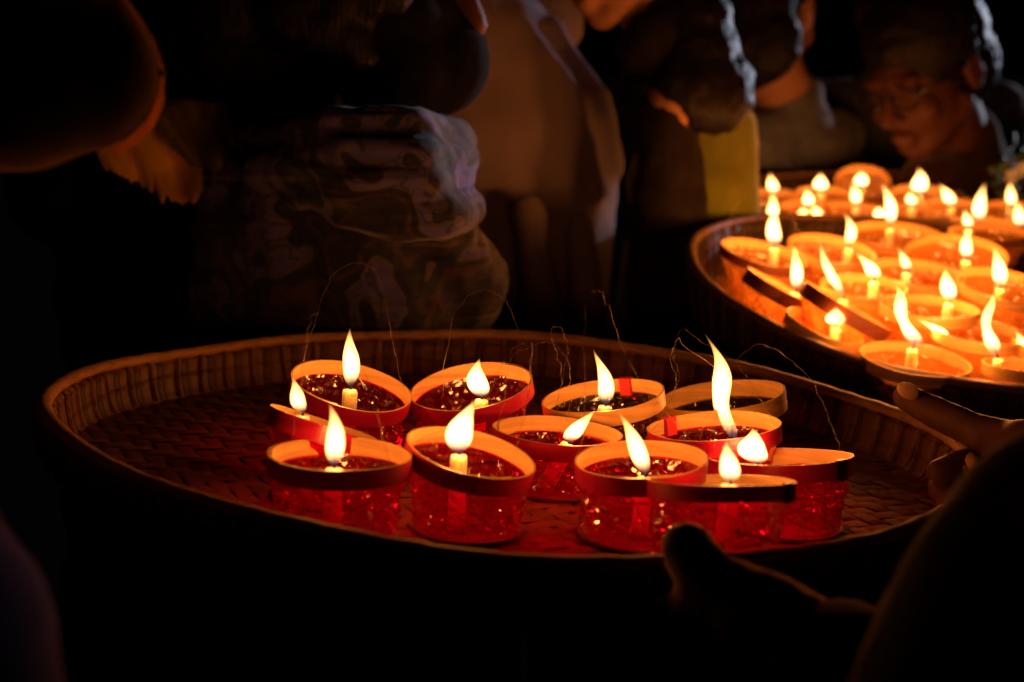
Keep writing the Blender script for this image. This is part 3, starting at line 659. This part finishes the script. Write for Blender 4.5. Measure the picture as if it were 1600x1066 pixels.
# ------------------------------------------------------------------ foreground holder with two hands on the front tray
def near_prims(b, g=0.):                             # thumb hooked over the near rim, fingers below the tray
    b.chain([P(1300, 1060, .615), P(1190, 975, .62), P(1105, 905, .632), P(1074, 856, .64)], [.026+g, .022+g, .0125+g, .0105+g])
    palm = P(1150, 1010, .64); b.ell(palm, RIGHT*(.045+g), V((0, 1, 0))*(.03+g), UP*(.03+g))
    for i, (dx, L_) in enumerate(((-.045, .05), (-.022, .06), (.0, .06), (.022, .05))):
        k0 = palm+V((dx, .02, -.012)); b.chain([k0, k0+V((-.01, .03, -.006)), k0+V((-.012, .05, .004))], [.0105+g, .0095+g, .0085+g])
def near_hand(b, wrist): near_prims(b)
def rim_hand(b, wrist):                              # thumb along the outside of the rim, fingertips curled inside
    b.chain([P(1580, 700, .93), P(1520, 672, .945), P(1462, 645, .955), P(1416, 622, .96)], [.019, .0125, .0118, .0098])
    b.ell(P(1408, 617, .957), RIGHT*.008, V((0, 1, 0))*.006, UP*.008)
    b.ell(P(1600, 760, .92), RIGHT*.032, V((0, 1, 0))*.035, UP*.045)
    for i, (y0, y1, L_, d1) in enumerate(((740, 738, 1462, .905), (775, 768, 1466, .89), (810, 800, 1480, .875), (840, 828, 1500, .86))):
        b.chain([P(1590, y0-10, .93-.015*i), P(1530, y0-20, .925-.015*i), P(1495, y1-14, d1+.01), P(L_, y1, d1)], [.0105, .010, .0092, .0084])
rp_, Hd, s, f, u, fin, nb = person('person in dark wool at the lower right holding the front tray with both hands', (2250, 300, .56), -70, 20, 0, .10, 'c_wool', turn=-60, neck_dir=(2300, 780, .55), lean=(.12, -.15), skin_='skin_deep2',
    arms=((1, (P(1500, 1450, .54), P(1300, 1060, .615), near_hand)), (-1, (P(1900, 1050, .74), P(1650, 790, .90), rim_hand))),
    top_prims=(((1900, 1020, .50), (1740, 1500, .50), .095, .09), ((1640, 850, .52), (1790, 980, .52), .040, .075), ((1605, 930, .51), (1515, 1200, .50), .045, .05), ((1730, 765, .52), (1830, 900, .52), .035, .06)), top_disp=((.05, .004), (.012, .002)))
gm = MB(); near_prims(gm, .0018); gm.chain([P(1300, 1060, .612), P(1260, 1040, .614)], [.031, .03])  # dark shell added over the bare hand, putting its shade into the colour
fin(gm, 'hand_shade_shell', M['c_hand_shade'], .003, 3, ((.006, .0015),))
nail = MB(); nail.ell(P(1419, 611, .948), RIGHT*.0075+UP*-.0035, V((0, .0016, .0008)), UP*.005+RIGHT*.002)
nail.v = [tuple(V(q)-rp_.location) for q in nail.v]
nail.build('thumbnail', simple('fingernail', (.5, .3, .2), .3), rp_)

# white flowers by the far right shoulder
fl_m = Matrix.Translation(P(1588, 262, 2.12)); fr = empty('flower_bunch', fl_m, 'small bunch of pale flowers and leaves at the right edge behind the far tray', 'flowers')
lv = MB(); pt = MB(); rr = random.Random(5)
for i in range(40):
    c = V((rr.gauss(0, .02), rr.gauss(0, .02), rr.gauss(-.01, .025))); a = V((rr.gauss(0, 1), rr.gauss(0, 1), rr.gauss(0, 1))).normalized(); b_ = a.orthogonal().normalized()
    lv.ell(c, a*.012, b_*.006, a.cross(b_)*.0008, 8, 4)
for i in range(4):
    c = V((rr.gauss(0, .018), -.02, rr.gauss(.0, .018)))
    for j in range(5):
        a = V((math.cos(j*1.257), -.3, math.sin(j*1.257))); pt.ell(c+a*.006, a*.006, V((-a.z, 0, a.x))*.004, V((0, .0012, 0)), 8, 4)
lv.tube([V((0, 0, 0)), V((.03, .05, -.2)), V((.04, .06, -.34))], .004)
lv.build('leaves', M['leaf'], fr); pt.build('petals', M['petal'], fr)

# ------------------------------------------------------------------ ground, light, world
mb = MB(); S = 60; mb.add([(-S, -S, 0), (S, -S, 0), (S, S, 0), (-S, S, 0)], [(0, 1, 2, 3)])
tag(mb.build('ground', simple('dark_paving', (.013, .012, .011), 1., 6, Specular_IOR_Level=0.)), kind='structure')
sd = bpy.data.lights.new('night_light', 'SUN'); sd.energy = 1.4; sd.angle = math.radians(1.5); sd.color = (.75, .82, 1.)
so = bpy.data.objects.new('night_light', sd); link(so)
src = V((.665, .65, .13)).normalized(); so.rotation_euler = src.to_track_quat('Z', 'Y').to_euler(); so.location = (3, 4, 4)
wd = bpy.data.worlds.new('World'); sc.world = wd; wd.use_nodes = True; nt = wd.node_tree; bg = nt.nodes['Background']
sky = nt.nodes.new('ShaderNodeTexSky'); sky.sky_type = 'NISHITA'; sky.sun_disc = False; sky.sun_elevation = math.asin(src.z); sky.sun_rotation = math.atan2(src.x, src.y)
nt.links.new(sky.outputs[0], bg.inputs[0]); bg.inputs[1].default_value = .00001
sc.view_settings.view_transform = 'Standard'; sc.view_settings.look = 'None'; sc.view_settings.exposure = 0; sc.view_settings.gamma = 1
sc.render.engine = 'CYCLES'
cy = sc.cycles; cy.transparent_max_bounces = 40; cy.max_bounces = 12; cy.diffuse_bounces = 6; cy.glossy_bounces = 4; cy.volume_bounces = 0
cy.use_denoising = True; cy.denoiser = 'OPENIMAGEDENOISE'; cy.sample_clamp_indirect = 6.; cy.use_light_tree = True; cy.volume_step_rate = .7
